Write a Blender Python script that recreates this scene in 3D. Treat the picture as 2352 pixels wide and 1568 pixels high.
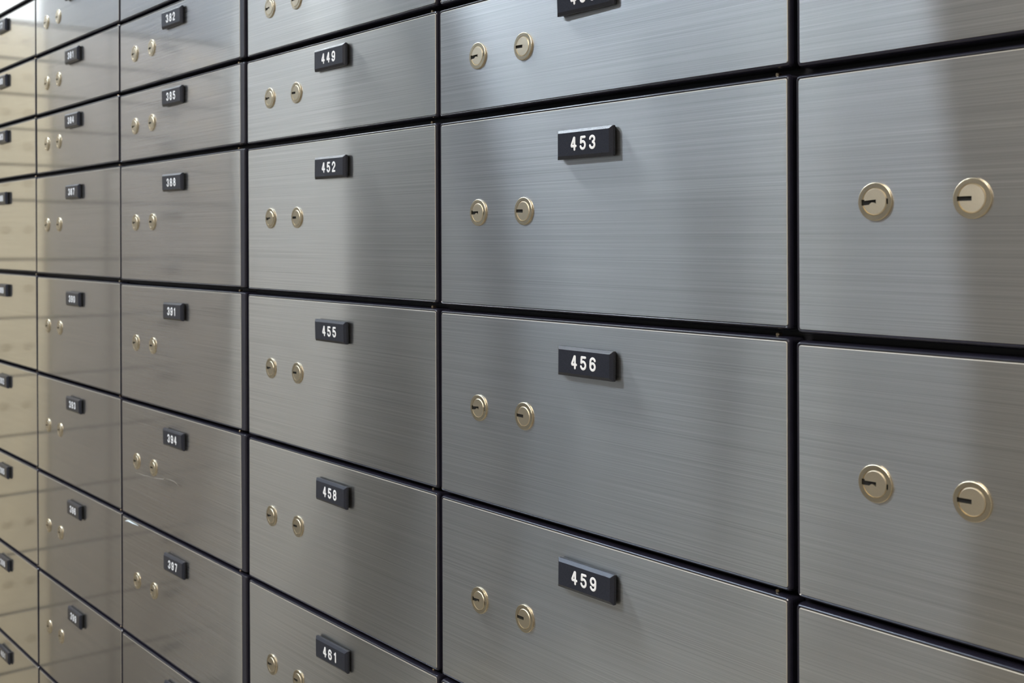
import bpy, bmesh, math, random
from mathutils import Vector, Matrix

for o in list(bpy.data.objects):
    bpy.data.objects.remove(o, do_unlink=True)
SC = bpy.context.scene
COL = SC.collection
ZC = 1.25                     # eye height, metres (wall plane is y = 0, room is y < 0)
CAM_D = 0.4608                # distance from the lens to the wall of boxes

# ------------------------------------------------------------------ camera
alpha, pitch, roll = math.radians(39.323), math.radians(0.3663), math.radians(-0.1196)
fw = Vector((-math.cos(alpha) * math.cos(pitch), math.sin(alpha) * math.cos(pitch), -math.sin(pitch)))
r0 = Vector((math.sin(alpha), math.cos(alpha), 0))
u0 = r0.cross(fw)
rt = r0 * math.cos(roll) + u0 * math.sin(roll)
up = u0 * math.cos(roll) - r0 * math.sin(roll)
cam_data = bpy.data.cameras.new('camera')
cam = bpy.data.objects.new('camera', cam_data)
COL.objects.link(cam)
cam.matrix_world = Matrix(((rt.x, up.x, -fw.x, 0), (rt.y, up.y, -fw.y, -CAM_D), (rt.z, up.z, -fw.z, ZC), (0, 0, 0, 1)))
cam_data.sensor_fit = 'HORIZONTAL'
cam_data.sensor_width = 36
cam_data.lens = 2592 / 2352 * 36
cam_data.shift_y = -(784 - 558.6) / 2352
cam_data.clip_start = 0.01
cam_data.dof.use_dof = True
cam_data.dof.focus_distance = 0.70
cam_data.dof.aperture_fstop = 20
SC.camera = cam

# ------------------------------------------------------------------ world, exposure
W = bpy.data.worlds.new('vault_air')
SC.world = W
W.use_nodes = True
W.node_tree.nodes['Background'].inputs[0].default_value = (0.62, 0.66, 0.72, 1)
W.node_tree.nodes['Background'].inputs[1].default_value = 0.05
SC.view_settings.view_transform = 'Standard'
SC.view_settings.look = 'None'
SC.view_settings.exposure = 0.0
SC.view_settings.gamma = 1
SC.view_settings.use_curve_mapping = False

# ------------------------------------------------------------------ room measures
X_END = -2.63                 # end wall on the left, square to the wall of boxes
X_NEAR = 1.6                  # wall behind the camera's right shoulder
Y_OPP = -2.45                 # wall opposite the boxes
Z_CEIL = 2.45
LIGHT_WATTS = 4.0

# ------------------------------------------------------------------ helpers
def link(o):
    COL.objects.link(o)
    return o

def mesh_obj(name, bm, mat, parent=None, smooth=False):
    bmesh.ops.recalc_face_normals(bm, faces=bm.faces)
    me = bpy.data.meshes.new(name)
    bm.to_mesh(me)
    bm.free()
    for m in (mat if isinstance(mat, (list, tuple)) else [mat]):
        me.materials.append(m)
    if smooth:
        for p in me.polygons:
            p.use_smooth = True
    o = link(bpy.data.objects.new(name, me))
    if parent:
        o.parent = parent
    return o

def reuse(name, me, parent, loc=(0, 0, 0)):
    o = link(bpy.data.objects.new(name, me))
    o.parent = parent
    o.location = loc
    return o

def tag(o, label=None, cat=None, group=None, kind=None):
    if label: o['label'] = label
    if cat: o['category'] = cat
    if group: o['group'] = group
    if kind: o['kind'] = kind
    return o

def bx(bm, x0, x1, y0, y1, z0, z1):
    v = [bm.verts.new((x, y, z)) for x in (x0, x1) for y in (y0, y1) for z in (z0, z1)]
    for f in ((0, 1, 3, 2), (4, 6, 7, 5), (0, 4, 5, 1), (2, 3, 7, 6), (0, 2, 6, 4), (1, 5, 7, 3)):
        bm.faces.new([v[i] for i in f])

def box_obj(name, dims, mat, parent=None):
    bm = bmesh.new()
    bx(bm, *dims)
    return mesh_obj(name, bm, mat, parent)

def rrect(w, h, r, y, n=4):
    """rounded rectangle in the x-z plane, centred"""
    pts = []
    for cx, cz, a0 in ((w / 2 - r, h / 2 - r, 0), (-w / 2 + r, h / 2 - r, 90), (-w / 2 + r, -h / 2 + r, 180), (w / 2 - r, -h / 2 + r, 270)):
        for k in range(n + 1):
            a = math.radians(a0 + 90 * k / n)
            pts.append((cx + r * math.cos(a), y, cz + r * math.sin(a)))
    return pts

def rings(bm, loops, cap_first=True, cap_last=True):
    prev = None
    allv = []
    for lp in loops:
        vs = [bm.verts.new(p) for p in lp]
        if prev:
            n = len(vs)
            for i in range(n):
                bm.faces.new((prev[i], prev[(i + 1) % n], vs[(i + 1) % n], vs[i]))
        prev = vs
        allv.append(vs)
    if cap_first: bm.faces.new(allv[0][::-1])
    if cap_last: bm.faces.new(allv[-1])

def lathe(bm, prof, n=56):
    """prof: list of (radius, y); turned about the y axis, both ends on the axis"""
    prev = None
    for (r, y) in prof:
        if r < 1e-7:
            vs = [bm.verts.new((0, y, 0))]
        else:
            vs = [bm.verts.new((r * math.cos(2 * math.pi * i / n), y, r * math.sin(2 * math.pi * i / n))) for i in range(n)]
        if prev:
            for i in range(n):
                a, b = prev, vs
                if len(a) == 1: bm.faces.new((a[0], b[i], b[(i + 1) % n]))
                elif len(b) == 1: bm.faces.new((a[i], a[(i + 1) % n], b[0]))
                else: bm.faces.new((a[i], a[(i + 1) % n], b[(i + 1) % n], b[i]))
        prev = vs

def prism(bm, poly, y0, y1):
    a = [bm.verts.new((x, y0, z)) for x, z in poly]
    b = [bm.verts.new((x, y1, z)) for x, z in poly]
    n = len(poly)
    bm.faces.new(a)
    bm.faces.new(b[::-1])
    for i in range(n):
        bm.faces.new((a[i], b[i], b[(i + 1) % n], a[(i + 1) % n]))

# ------------------------------------------------------------------ materials
def new_mat(name):
    m = bpy.data.materials.new(name)
    m.use_nodes = True
    nt = m.node_tree
    return m, nt, nt.nodes['Principled BSDF']

def simple(name, col, rough=0.5, metal=0.0, noise=0.0, nscale=60, bump=0.0, spec=0.5, emit=None, estr=0):
    m, nt, b = new_mat(name)
    b.inputs['Base Color'].default_value = (*col, 1)
    b.inputs['Roughness'].default_value = rough
    b.inputs['Metallic'].default_value = metal
    b.inputs['Specular IOR Level'].default_value = spec
    if emit:
        b.inputs['Emission Color'].default_value = (*emit, 1)
        b.inputs['Emission Strength'].default_value = estr
    if noise or bump:
        g = nt.nodes.new('ShaderNodeTexCoord')
        t = nt.nodes.new('ShaderNodeTexNoise')
        t.inputs['Scale'].default_value = nscale
        t.inputs['Detail'].default_value = 5
        nt.links.new(g.outputs['Object'], t.inputs['Vector'])
        if noise:
            mx = nt.nodes.new('ShaderNodeMix')
            mx.data_type = 'RGBA'
            mx.inputs[6].default_value = (*[c * (1 - noise) for c in col], 1)
            mx.inputs[7].default_value = (*[min(1, c * (1 + noise)) for c in col], 1)
            nt.links.new(t.outputs['Fac'], mx.inputs[0])
            nt.links.new(mx.outputs[2], b.inputs['Base Color'])
        if bump:
            bp = nt.nodes.new('ShaderNodeBump')
            bp.inputs['Strength'].default_value = bump
            bp.inputs['Distance'].default_value = 0.0004
            nt.links.new(t.outputs['Fac'], bp.inputs['Height'])
            nt.links.new(bp.outputs[0], b.inputs['Normal'])
    return m

def brushed(name, col, rough, aniso, coat, horiz_axis='X', streak=0.21, bump=0.15, haze=0.35):
    """stainless steel brushed along the horizontal, under a thin clear lacquer"""
    m, nt, b = new_mat(name)
    N, L = nt.nodes, nt.links
    geo = N.new('ShaderNodeNewGeometry')
    info = N.new('ShaderNodeObjectInfo')
    off = N.new('ShaderNodeVectorMath'); off.operation = 'SCALE'
    off.inputs[0].default_value = (13.1, 7.3, 5.7)
    L.new(info.outputs['Random'], off.inputs['Scale'])
    add = N.new('ShaderNodeVectorMath'); add.operation = 'ADD'
    L.new(geo.outputs['Position'], add.inputs[0]); L.new(off.outputs[0], add.inputs[1])
    def streaks(sx, sz, detail):
        mp = N.new('ShaderNodeVectorMath'); mp.operation = 'MULTIPLY'
        mp.inputs[1].default_value = (sx, 0.0, sz) if horiz_axis == 'X' else (0.0, sx, sz)
        L.new(add.outputs[0], mp.inputs[0])
        t = N.new('ShaderNodeTexNoise')
        t.inputs['Scale'].default_value = 1.0
        t.inputs['Detail'].default_value = detail
        t.inputs['Roughness'].default_value = 0.6
        L.new(mp.outputs[0], t.inputs['Vector'])
        return t
    fine = streaks(5, 3000, 3)
    mid = streaks(2.5, 1100, 3)
    smear = streaks(9, 14, 3)
    mixf = N.new('ShaderNodeMath'); mixf.operation = 'MULTIPLY_ADD'
    mixf.inputs[1].default_value = 0.65
    sc2 = N.new('ShaderNodeMath'); sc2.operation = 'MULTIPLY'; sc2.inputs[1].default_value = 0.35
    L.new(mid.outputs['Fac'], sc2.inputs[0])
    L.new(fine.outputs['Fac'], mixf.inputs[0]); L.new(sc2.outputs[0], mixf.inputs[2])
    rc = N.new('ShaderNodeMapRange')
    rc.inputs['From Min'].default_value = 0.25; rc.inputs['From Max'].default_value = 0.75
    rc.inputs['To Min'].default_value = 1 - streak * 1.6; rc.inputs['To Max'].default_value = 1 + streak * 1.6
    L.new(mixf.outputs[0], rc.inputs['Value'])
    cm = N.new('ShaderNodeVectorMath'); cm.operation = 'SCALE'
    cm.inputs[0].default_value = col
    L.new(rc.outputs[0], cm.inputs['Scale'])
    rr = N.new('ShaderNodeMapRange')
    rr.inputs['To Min'].default_value = rough * 0.9; rr.inputs['To Max'].default_value = rough * 1.12
    L.new(smear.outputs['Fac'], rr.inputs['Value'])
    N.remove(b)
    tv = N.new('ShaderNodeCombineXYZ')
    tv.inputs[0 if horiz_axis == 'X' else 1].default_value = 1
    bp = N.new('ShaderNodeBump')
    bp.inputs['Strength'].default_value = bump
    bp.inputs['Distance'].default_value = 0.00004
    L.new(mixf.outputs[0], bp.inputs['Height'])
    gl = N.new('ShaderNodeBsdfAnisotropic')          # long highlights across the grain
    gl.inputs['Anisotropy'].default_value = aniso
    L.new(cm.outputs[0], gl.inputs['Color'])
    L.new(rr.outputs[0], gl.inputs['Roughness'])
    L.new(tv.outputs[0], gl.inputs['Tangent'])
    L.new(bp.outputs[0], gl.inputs['Normal'])
    ct = N.new('ShaderNodeBsdfAnisotropic')          # clear lacquer on top
    ct.inputs['Roughness'].default_value = 0.055
    ct.inputs['Color'].default_value = (1, 1, 1, 1)
    fr = N.new('ShaderNodeFresnel'); fr.inputs['IOR'].default_value = 1.6
    fm = N.new('ShaderNodeMath'); fm.operation = 'MULTIPLY'; fm.inputs[1].default_value = coat * 1.2
    L.new(fr.outputs[0], fm.inputs[0])
    mx = N.new('ShaderNodeMixShader')
    hz = N.new('ShaderNodeBsdfAnisotropic')          # broad haze of the brushed grain
    hz.inputs['Roughness'].default_value = 0.32
    L.new(cm.outputs[0], hz.inputs['Color'])
    L.new(bp.outputs[0], hz.inputs['Normal'])
    mh = N.new('ShaderNodeMixShader'); mh.inputs[0].default_value = haze
    L.new(gl.outputs[0], mh.inputs[1]); L.new(hz.outputs[0], mh.inputs[2])
    L.new(fm.outputs[0], mx.inputs[0]); L.new(mh.outputs[0], mx.inputs[1]); L.new(ct.outputs[0], mx.inputs[2])
    L.new(mx.outputs[0], N['Material Output'].inputs['Surface'])
    return m

STEEL = brushed('brushed_steel', (0.67, 0.655, 0.62), 0.16, 0.88, 1.0)
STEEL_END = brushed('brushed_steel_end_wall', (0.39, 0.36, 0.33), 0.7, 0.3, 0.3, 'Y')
TAN_REFLECTION_END = brushed('steel_end_wall_tan_reflection', (0.80, 0.71, 0.54), 0.7, 0.3, 0.3, 'Y')  # same steel, with its warm reflection put into the colour
EDGE = simple('cut_steel_edge', (0.54, 0.50, 0.42), 0.5, 0.35)
BLACK = simple('black_enamel', (0.018, 0.017, 0.028), 0.25, 0, 0.25, 90, 0.05)
CARCASS = simple('black_carcass_paint', (0.005, 0.005, 0.009), 0.5, 0, 0.3, 40)
BRASS = simple('lock_brass', (0.66, 0.57, 0.415), 0.24, 1.0, 0.12, 5000, 0.22)
PLUG = simple('lock_plug_brass', (0.70, 0.61, 0.455), 0.34, 1.0, 0.18, 5200, 0.30)
PIN = simple('hinge_pin_brass', (0.45, 0.36, 0.24), 0.3, 1.0, 0.1, 900)
KEYHOLE = simple('keyhole_dark', (0.004, 0.004, 0.004), 0.8, 0, 0.3, 900)
PLASTIC = simple('engraved_black_plastic', (0.026, 0.028, 0.038), 0.22, 0, 0.35, 1900, 0.22, 0.32)
FOAM = simple('black_foam_tape', (0.010, 0.010, 0.010), 0.9, 0, 0.4, 2200, 0.6)
PAINT = simple('white_number_paint', (0.95, 0.95, 0.95), 0.5, 0, 0.03, 800)

# ------------------------------------------------------------------ the room
M_FLOOR = simple('floor_stone', (0.27, 0.24, 0.19), 0.35, 0, 0.25, 9)
M_CEIL = simple('ceiling_paint', (0.78, 0.79, 0.80), 0.8, 0, 0.04, 6)
M_WALL = simple('wall_paint_warm', (0.62, 0.60, 0.565), 0.7, 0, 0.05, 5)
M_LIGHT = simple('wall_paint_light', (0.57, 0.55, 0.51), 0.6, 0, 0.04, 5)
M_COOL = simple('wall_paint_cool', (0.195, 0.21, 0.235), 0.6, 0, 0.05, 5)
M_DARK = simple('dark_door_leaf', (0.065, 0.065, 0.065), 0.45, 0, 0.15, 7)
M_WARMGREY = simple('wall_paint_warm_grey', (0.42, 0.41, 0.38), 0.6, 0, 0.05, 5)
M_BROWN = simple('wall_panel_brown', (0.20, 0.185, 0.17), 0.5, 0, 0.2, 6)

def struct(name, dims, mat, label=None):
    return tag(box_obj(name, dims, mat), label, None, None, 'structure')

struct('floor', (X_END - 0.2, X_NEAR + 0.2, Y_OPP - 0.2, 0.45, -0.1, 0), M_FLOOR)
struct('ceiling', (X_END - 0.2, X_NEAR + 0.2, Y_OPP - 0.2, 0.45, Z_CEIL, Z_CEIL + 0.1), M_CEIL)
struct('wall_back', (X_END - 0.2, X_NEAR + 0.2, 0.33, 0.45, 0, Z_CEIL), M_WALL)
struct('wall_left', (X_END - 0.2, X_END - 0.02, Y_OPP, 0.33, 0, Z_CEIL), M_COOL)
struct('wall_right', (X_NEAR, X_NEAR + 0.2, Y_OPP, 0.33, 0, Z_CEIL), M_WALL)
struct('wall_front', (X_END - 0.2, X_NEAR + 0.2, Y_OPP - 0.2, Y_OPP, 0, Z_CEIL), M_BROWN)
# what the steel mirrors on the end wall: pale jamb, dark door, then painted wall
struct('trim_1', (X_END - 0.02, X_END + 0.004, -1.112, -0.792, 0, Z_CEIL), M_LIGHT)
M_GLOW_PANEL = simple('added_glow_panel', (0.8, 0.8, 0.8), 0.5, emit=(0.92, 0.97, 1.0), estr=1.0)
struct('added_glow_1', (X_END - 0.02, X_END + 0.003, -0.33, 0.0, 1.735, 2.30), M_GLOW_PANEL)  # unseen glowing panel, added to whiten the upper left reflections
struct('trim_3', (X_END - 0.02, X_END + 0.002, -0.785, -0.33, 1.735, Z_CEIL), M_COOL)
struct('door_1', (X_END - 0.02, X_END + 0.010, -1.405, -1.112, 0, 2.1), M_DARK)
struct('trim_4', (X_END - 0.02, X_END + 0.004, -1.60, -1.112, 2.1, Z_CEIL), M_LIGHT)  # pale panel added over the door to brighten its mirrored band
struct('trim_2', (-2.35, -2.02, Y_OPP, Y_OPP + 0.02, 0, Z_CEIL), M_WARMGREY)

def ceiling_light(x, y, sx, sy, strength, col, label):
    e = link(bpy.data.objects.new('ceiling_light', None))
    e.location = (x, y, Z_CEIL)
    tag(e, label, 'ceiling light')
    bm = bmesh.new()
    f = 0.03
    bx(bm, -sx / 2 - f, -sx / 2, -sy / 2 - f, sy / 2 + f, -0.025, 0)
    bx(bm, sx / 2, sx / 2 + f, -sy / 2 - f, sy / 2 + f, -0.025, 0)
    bx(bm, -sx / 2, sx / 2, -sy / 2 - f, -sy / 2, -0.025, 0)
    bx(bm, -sx / 2, sx / 2, sy / 2, sy / 2 + f, -0.025, 0)
    mesh_obj('light_frame', bm, M_LIGHT, e)
    bm = bmesh.new()
    bx(bm, -sx / 2, sx / 2, -sy / 2, sy / 2, -0.015, -0.001)
    em = simple('diffuser_glow', (0.9, 0.9, 0.9), 0.5, emit=col, estr=strength * LIGHT_WATTS)
    mesh_obj('light_diffuser', bm, em, e)

ceiling_light(-1.81, -1.05, 1.36, 0.14, 12.5, (0.67, 0.81, 1.0), 'long ceiling light strip over the left half of the vault')
ceiling_light(-2.36, -0.19, 0.36, 0.20, 7, (0.90, 0.96, 1.0), 'added small ceiling light in the corner, brightening the end wall')  # unseen lamp added to wash the upper end wall with light
ceiling_light(-1.70, -0.20, 0.40, 0.20, 10, (0.80, 0.90, 1.0), 'small ceiling light panel close above the boxes')
ceiling_light(-0.20, -1.75, 0.60, 0.60, 11, (1.0, 0.94, 0.85), 'square ceiling light panel over the right half of the vault')

# ------------------------------------------------------------------ digits as engraved strokes
def arc(cx, cy, rx, ry, a0, a1, n=16):
    return [(cx + rx * math.cos(math.radians(a0 + (a1 - a0) * k / n)), cy + ry * math.sin(math.radians(a0 + (a1 - a0) * k / n))) for k in range(n + 1)]
W5 = 0.56
DIG = {
    '0': [arc(.28, .70, .28, .30, 0, 180) + arc(.28, .30, .28, .30, 180, 360) + [(.56, .70)]],
    '1': [[(.10, .80), (.24, .90), (.32, 1.0), (.32, 0)]],
    '2': [arc(.28, .72, .28, .28, 175, -25) + [(.36, .42), (.10, .16), (.02, 0), (.56, 0)]],
    '3': [arc(.28, .755, .27, .245, 170, -90) + arc(.28, .255, .28, .255, 90, -170)],
    '4': [[(.40, 0), (.40, 1.0), (.33, 1.0), (.02, .36), (.05, .29), (.56, .29)]],
    '5': [[(.53, 1.0), (.07, 1.0), (.03, .54)] + arc(.27, .315, .29, .315, 135, -160)],
    '6': [arc(.29, .72, .28, .28, 20, 180, 12) + [(0, .5)] + arc(.28, .29, .28, .29, 180, 540, 24)],
    '7': [[(0, 1.0), (.56, 1.0), (.50, .80), (.22, 0)]],
    '8': [arc(.28, .76, .245, .24, -90, 270, 24), arc(.28, .26, .28, .26, 90, 450, 24)],
    '9': [arc(.27, .28, .28, .28, 200, 360, 12) + [(.56, .5)] + arc(.28, .71, .28, .29, 0, 360, 24)],
}
DH, DS, DP, DT = 0.00690, 0.00076, 0.0081, 0.00018     # centre-line height, stroke half width, digit pitch, relief

def stroke(bm, pts):
    nseg = 6
    prev = None
    n = len(pts)
    for i, (x, z) in enumerate(pts):
        a = pts[max(0, i - 1)]
        b = pts[min(n - 1, i + 1)]
        tx, tz = b[0] - a[0], b[1] - a[1]
        l = math.hypot(tx, tz) or 1
        nx, nz = -tz / l, tx / l
        vs = []
        for k in range(nseg + 1):
            th = math.pi * k / nseg
            c, s = math.cos(th) * DS, math.sin(th) * DT
            vs.append(bm.verts.new((x + nx * c, -s, z + nz * c)))
        if prev:
            for k in range(nseg):
                bm.faces.new((prev[k], prev[k + 1], vs[k + 1], vs[k]))
        prev = vs

def dome(bm, x, z):
    n = 14
    top = bm.verts.new((x, -DT, z))
    r1 = [bm.verts.new((x + DS * .72 * math.cos(2 * math.pi * i / n), -DT * .70, z + DS * .72 * math.sin(2 * math.pi * i / n))) for i in range(n)]
    r2 = [bm.verts.new((x + DS * math.cos(2 * math.pi * i / n), 0, z + DS * math.sin(2 * math.pi * i / n))) for i in range(n)]
    for i in range(n):
        j = (i + 1) % n
        bm.faces.new((top, r1[i], r1[j]))
        bm.faces.new((r1[i], r2[i], r2[j], r1[j]))

def number_mesh(txt):
    bm = bmesh.new()
    for k, ch in enumerate(txt):
        x0 = (k - (len(txt) - 1) / 2) * DP - W5 / 2 * DH
        for line in DIG[ch]:
            pts = [(x0 + px * DH, (pz - .5) * DH) for px, pz in line]
            # split at sharp corners so each run keeps its width; a dome rounds each joint
            runs, cur = [], [pts[0]]
            for i in range(1, len(pts)):
                cur.append(pts[i])
                if i < len(pts) - 1:
                    ax, az = pts[i][0] - pts[i - 1][0], pts[i][1] - pts[i - 1][1]
                    bx_, bz_ = pts[i + 1][0] - pts[i][0], pts[i + 1][1] - pts[i][1]
                    la, lb = math.hypot(ax, az), math.hypot(bx_, bz_)
                    if la > 1e-9 and lb > 1e-9 and (ax * bx_ + az * bz_) / (la * lb) < 0.88:
                        runs.append(cur); cur = [pts[i]]
            runs.append(cur)
            for rn in runs:
                if len(rn) > 1:
                    stroke(bm, rn)
                dome(bm, *rn[0]); dome(bm, *rn[-1])
    return bm

# ------------------------------------------------------------------ lock meshes, cut once and shared
def mm(poly): return [(x / 1000, z / 1000) for x, z in poly]
SLOT_LEFT = mm([(-6.9, 1.2), (-5.2, 1.2), (-5.2, .65), (.8, .95), (.8, -1.1), (-.3, -.5), (-1.5, -.3), (-2.3, -.8), (-2.9, -1.35), (-6.9, -1.5)])
NOTCH = mm([(6.0, 1.0), (6.9, 1.0), (6.9, -1.5), (6.0, -1.5)])
SLOT_RIGHT = mm([(-6.8, 1.0), (0, 1.0), (0, -1.0), (-6.8, -1.0)])

def cut(o, polys):
    dg = None
    cutters = []
    for p in polys:
        bm = bmesh.new()
        prism(bm, p, -0.004, -0.00006)
        c = mesh_obj('cutter', bm, KEYHOLE)
        cutters.append(c)
        md = o.modifiers.new('cut', 'BOOLEAN')
        md.operation = 'DIFFERENCE'; md.solver = 'EXACT'; md.object = c
    dg = bpy.context.evaluated_depsgraph_get()
    dg.update()
    me = bpy.data.meshes.new_from_object(o.evaluated_get(dg))
    bpy.data.objects.remove(o, do_unlink=True)
    for c in cutters:
        bpy.data.objects.remove(c, do_unlink=True)
    return me

def lock_meshes(polys):
    bm = bmesh.new()
    lathe(bm, [(0, .0004), (.0089, .0004), (.0089, -.0004), (.0088, -.0008), (.0085, -.0010), (.0065, -.0010), (.0063, -.0006), (0, -.0006)])
    body = cut(mesh_obj('lock', bm, BRASS), polys)
    bm = bmesh.new()
    lathe(bm, [(0, -.0005), (.0062, -.0005), (.0062, -.0008), (.0058, -.0012), (0, -.0012)])
    plug = cut(mesh_obj('lock_plug', bm, PLUG), polys)
    bm = bmesh.new()
    for p in polys:
        prism(bm, p, -0.00009, -0.00003)
    k = mesh_obj('keyhole', bm, KEYHOLE)
    kh = k.data
    bpy.data.objects.remove(k, do_unlink=True)
    return body, plug, kh
LOCK_L = lock_meshes([SLOT_LEFT, NOTCH])
LOCK_R = lock_meshes([SLOT_RIGHT])

# number plate body: foam tape, then chamfered plastic
PW, PH = 0.048, 0.0176
def plate_meshes():
    bm = bmesh.new()
    bx(bm, -PW / 2 + .0012, PW / 2 - .0009, -.0012, 0, -PH / 2 + .0012, PH / 2 - .0006)
    o = mesh_obj('foam_tape', bm, FOAM); foam = o.data
    bpy.data.objects.remove(o, do_unlink=True)
    bm = bmesh.new()
    c = .0019
    rings(bm, [rrect(PW, PH, .0002, -.0012, 1), rrect(PW, PH, .0002, -.0030, 1), rrect(PW - 2 * c, PH - 2 * c, .0002, -.0045, 1)])
    o = mesh_obj('number_plate', bm, PLASTIC); body = o.data
    bpy.data.objects.remove(o, do_unlink=True)
    return foam, body
FOAM_ME, PLATE_ME = plate_meshes()

bm = bmesh.new()
lathe(bm, [(0, -.0030), (.0007, -.0030), (.0010, -.0026), (.0010, 0), (0, 0)], 16)
_o = mesh_obj('hinge_pin', bm, PIN); PIN_ME = _o.data
bpy.data.objects.remove(_o, do_unlink=True)

# ------------------------------------------------------------------ one safe deposit box
BW, BH = 0.0020, 0.0021       # black rim around the steel plate
DEPTH = 0.011
MESH = {}
def door_meshes(w, h, steel, stile=0.0):
    key = (round(w, 4), round(h, 4), steel.name, stile)
    if key in MESH: return MESH[key]
    bm = bmesh.new()
    L = []
    for ox, y in ((1.0, DEPTH), (1.0, .0022), (.86, .0011), (.66, .0003), (.48, 0.0), (.36, -.0001), (.03, .0005)):
        ex = stile * min(1, max(0, (ox - .36) / .12))          # wider hinge stile on the right
        L.append([(px + (ex if px > 0 else 0), py, pz) for px, py, pz in rrect(w + 2 * BW * ox, h + 2 * BH * ox, .0012 + BW * ox * .6, y)])
    rings(bm, L)
    o = mesh_obj('door_frame', bm, BLACK); fr = o.data
    bpy.data.objects.remove(o, do_unlink=True)
    bm = bmesh.new()
    rings(bm, [rrect(w, h, .0012, .0007), rrect(w, h, .0012, .0002), [(x - .00016, y, z - .00016) for x, y, z in rrect(w - .0004, h - .0004, .0010, 0)]])
    bm.faces.ensure_lookup_table()
    for f in bm.faces:
        f.material_index = 0 if abs(f.normal.y) > .99 else 1
    bmesh.ops.recalc_face_normals(bm, faces=bm.faces)
    for f in bm.faces:
        f.material_index = 0 if (f.calc_center_median().y < 1e-6) else 1
    o = mesh_obj('face_plate', bm, [steel, EDGE]); fp = o.data
    bpy.data.objects.remove(o, do_unlink=True)
    MESH[key] = (fr, fp)
    return MESH[key]

rnd = random.Random(7)
def deposit_box(x0, x1, zb, zt, number, label, group, rollr=0.0, dyaw=0.0, dpitch=0.0, dz=0.0, steel=STEEL, lettered=True, small=False, fitted=True, stile=0.0, dy=0.0):
    w, h = x1 - x0, zt - zb
    e = link(bpy.data.objects.new('safe_deposit_box', None))
    e.location = ((x0 + x1) / 2, dy, (zb + zt) / 2 + dz)
    e.rotation_euler = (dpitch, -rollr, dyaw)
    tag(e, label, 'deposit box', group)
    fr, fp = door_meshes(w, h, steel, stile)
    reuse('door_frame', fr, e)
    reuse('face_plate', fp, e)
    if not fitted:
        return e
    for k, (dx, lm) in enumerate(((.0427, LOCK_L), (.0900, LOCK_R))):
        lk = reuse('lock', lm[0], e, (-w / 2 + dx, 0, 0))
        lk.rotation_euler = (0, rnd.uniform(-.05, .05), 0)
        pl = reuse('lock_plug', lm[1], lk)
        reuse('keyhole', lm[2], lk)
    np_ = reuse('number_plate', PLATE_ME, e, (-w / 2 + .1497, 0, h / 2 - (.0137 if small else .0224)))
    np_.rotation_euler = (rnd.uniform(-.012, .03), rnd.uniform(-.006, .006), rnd.uniform(-.02, .02))
    reuse('foam_tape', FOAM_ME, np_)
    if lettered:
        nm = mesh_obj('engraved_number', number_mesh(number), PAINT, np_, True)
        nm.location = (0, -.0045, 0)
    reuse('hinge_pin', PIN_ME, e, (w / 2 - .0078, .0052, h / 2 + BH + .0008)).rotation_euler = (math.radians(0), 0, 0)
    return e

# rows (plate bottom, plate top) relative to the eye, from the photo
ROWS = [(.3215, .3925), (.2421, .3139), (.1633, .2351), (.0853, .1560), (-.0453, .0775), (-.1756, -.0532), (-.3043, -.1825), (-.4357, -.3111), (-.5670, -.4427), (-.6975, -.5740)]
COLS = [(-1.8570, -1.5605), (-1.5540, -1.2560), (-1.2502, -.9535), (-.9369, -.6471), (-.6403, -.3468), (-.3397, -.0462)]
ROLL = [.003, .003, .005, .0018, .0034, .005]
SMALL_ROWS = 4

WORDS = {0: 'column at the left edge', 1: 'second column from the left', 2: 'column left of the wide post',
         3: 'column right of the wide post', 4: 'middle column of the wall', 5: 'rightmost column'}
def label_for(c, r, num):
    size = 'small' if r < SMALL_ROWS else 'large'
    if c == 5:
        left = str(int(num) - 1)
        if r == 3: return 'small steel box door cut off at the upper right corner, right of plate 450'
        if r == 4: return 'large steel box door cut off by the right edge, right of plate 453'
        if r == 5: return 'large steel box door cut off by the right edge, right of plate 456'
        if r == 6: return 'steel box door at the lower right corner, right of the door with plate 459'
    if (c, r) == (0, 0): return 'bright steel box door in the top left corner, above the door with plate 377'
    if (c, r) == (1, 1): return 'small steel box door directly above the door with plate 381'
    if (c, r) == (2, 1): return 'small steel box door directly above the door with plate 382'
    if (c, r) == (3, 2): return 'small steel box door directly above the door with plate 449'
    if (c, r) == (4, 2): return 'sliver of steel box door at the top edge, above the door with plate 450'
    if (c, r) == (4, 7): return 'sliver of steel box door at the bottom edge, below the door with plate 459'
    if (c, r) == (2, 8): return 'steel box door at the bottom edge, directly below the door with plate 397'
    if (c, r) == (4, 3): return 'small steel box above 453, its number plate cut by the top edge'
    return '%s steel deposit box with black plate %s, %s' % (size, num, WORDS[c])

VISIBLE = {c: range(0, 10) for c in range(6)}
BOXES = {}
TILT = {(1, 3): (-.0045, .001)}                     # (column, row): (yaw, pitch) of doors that hang visibly out of line
for c in range(6):
    for r in VISIBLE[c]:
        x0, x1 = COLS[c]
        zb, zt = ROWS[r]
        num = str((374 if c < 3 else 440) + c % 3 + 3 * r)
        yaw, pit = TILT.get((c, r), (rnd.uniform(-.0025, .0025), rnd.uniform(-.0030, .0030)))
        BOXES[(c, r)] = deposit_box(x0, x1, ZC + zb, ZC + zt, num, label_for(c, r, num),
                    'safe deposit boxes of the long wall', ROLL[c], yaw, pit, 0.0, STEEL, True, r < SMALL_ROWS, True,
                    .0076 if c == 2 else 0.0, -.0003 if (c, r) in TILT else 0.0)


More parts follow.
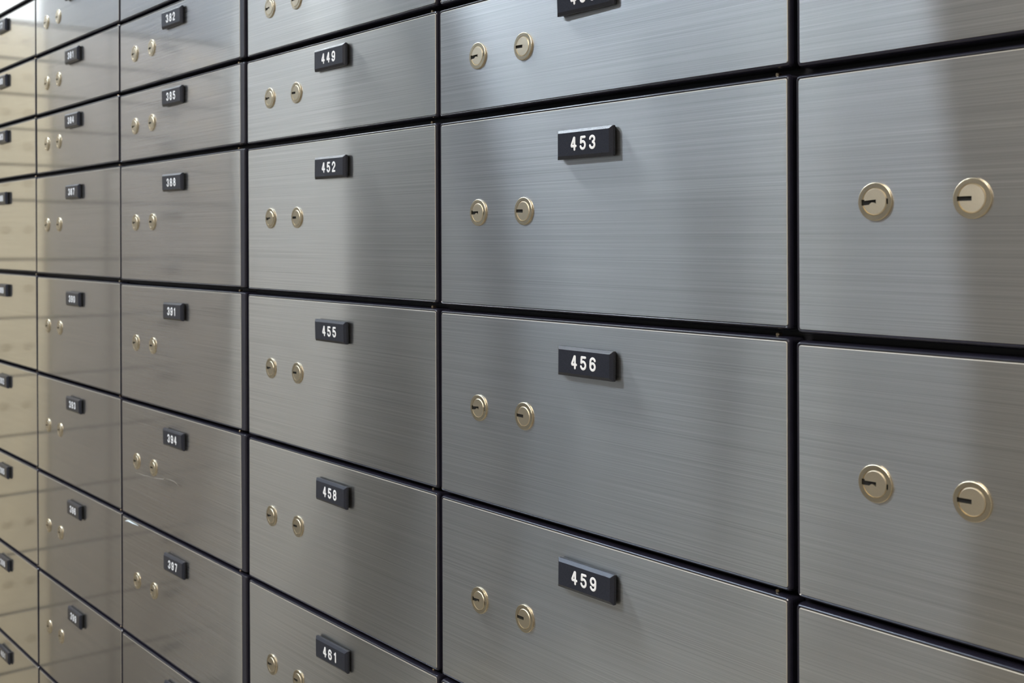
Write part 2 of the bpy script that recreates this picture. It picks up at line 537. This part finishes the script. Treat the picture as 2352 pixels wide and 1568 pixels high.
# small blemishes the photo shows: a pale scratch on door 394, a curl of protective film on door 397
SCRATCH = simple('pale_scratch', (0.40, 0.385, 0.34), 0.6, 0.2, 0.5, 1200)
FILM = simple('curled_clear_film', (0.72, 0.80, 0.84), 0.2, 0, 0.2, 900)
def ribbon(name, box, pts, width, lift, mat, label):
    bm = bmesh.new()
    prev = None
    n = len(pts)
    for i, (x, z) in enumerate(pts):
        k = math.sin(math.pi * i / (n - 1))
        hw = width * (.15 + .85 * k) / 2
        ya = -.00006 - lift * k
        vs = [bm.verts.new((x, -.00003, z - hw)), bm.verts.new((x, ya, z)), bm.verts.new((x, ya * .6 - .00003, z + hw))]
        if prev:
            bm.faces.new((prev[0], vs[0], vs[1], prev[1]))
            bm.faces.new((prev[1], vs[1], vs[2], prev[2]))
        prev = vs
    cx, cz = box.location.x, box.location.z - ZC
    for v in bm.verts:
        v.co.x -= cx
        v.co.z -= cz
    o = mesh_obj(name, bm, mat, box)
    o['label'] = label
ribbon('scratch_mark', BOXES[(2, 6)], [(-1.2103, -.2563), (-1.1990, -.2557), (-1.1879, -.2557), (-1.1760, -.2546), (-1.1637, -.2543)], .0008, .0001, SCRATCH, 'pale scratch below the locks')
ribbon('scratch_mark', BOXES[(2, 6)], [(-1.1637, -.2543), (-1.1490, -.2528), (-1.1345, -.2512), (-1.1310, -.2490)], .0008, .0001, SCRATCH, 'pale scratch below the locks')
ribbon('scratch_mark', BOXES[(2, 6)], [(-1.1290, -.2497), (-1.1170, -.2490), (-1.1064, -.2492), (-1.1000, -.2503), (-1.0954, -.2520)], .0008, .0001, SCRATCH, 'pale scratch below the locks')
ribbon('curled_film', BOXES[(2, 7)], [(-1.2430, -.3155), (-1.2380, -.3142), (-1.2314, -.3130), (-1.2250, -.3128), (-1.2198, -.3130), (-1.2110, -.3130), (-1.2034, -.3132)], .0030, .0020, FILM, 'curl of loose clear film at the upper left corner')

# ------------------------------------------------------------------ black cabinets that hold the doors
def cabinet(x0, x1, label, cols):
    bm = bmesh.new()
    bx(bm, x0, x1, .0130, .30, 0.10, 2.05)
    for r in range(len(ROWS) - 1):
        zm = (ROWS[r][0] + ROWS[r + 1][1]) / 2 + ZC
        bx(bm, x0 + .002, x1 - .002, (.0122), .0130, zm - .0006, zm + .0004)
    bx(bm, x0 + .01, x1 - .01, .03, .28, 0, 0.10)
    o = mesh_obj('deposit_box_cabinet', bm, CARCASS)
    tag(o, label, 'cabinet')
cabinet(-1.862, -.9444, 'black steel cabinet carcass behind the three left columns of doors, 374 to 403', (0, 1, 2))
cabinet(-.9444, -.0400, 'black steel cabinet carcass behind the three right columns of doors, 440 to 469', (3, 4, 5))

# ------------------------------------------------------------------ boxes on the end wall, seen only mirrored in the steel
END_ROWS = [(.4007, .4717)] + ROWS + [(-.8280, -.7045), (-.9585, -.8350), (-1.0890, -.9655)]
def end_box(y0, y1, zb, zt, steel):
    w, h = y1 - y0, zt - zb
    e = deposit_box(0, w, zb, zt, '', 'deposit box door on the end wall, seen only as a faint reflection in the steel', 'mirrored boxes of the end wall', 0, 0, 0, 0, steel, False, h < .1, w > .2)
    e.rotation_euler = (0, 0, math.radians(90))
    e.location = (X_END, (y0 + y1) / 2, (zb + zt) / 2)
    return e
for (y0, y1, st) in ((-.778, -.485, STEEL_END), (-.477, -.347, STEEL_END), (-.339, -.045, TAN_REFLECTION_END)):  # narrow lockless filler added where the painted tan reflection stops
    for (zb, zt) in END_ROWS:
        end_box(y0, y1, ZC + zb, ZC + zt, st)
bm = bmesh.new()
bx(bm, X_END - .0195, X_END - .0130, -.785, .0, 0, 1.73)
tag(mesh_obj('deposit_box_cabinet', bm, CARCASS), 'black cabinet front on the end wall, seen only as a reflection in the steel', 'cabinet')
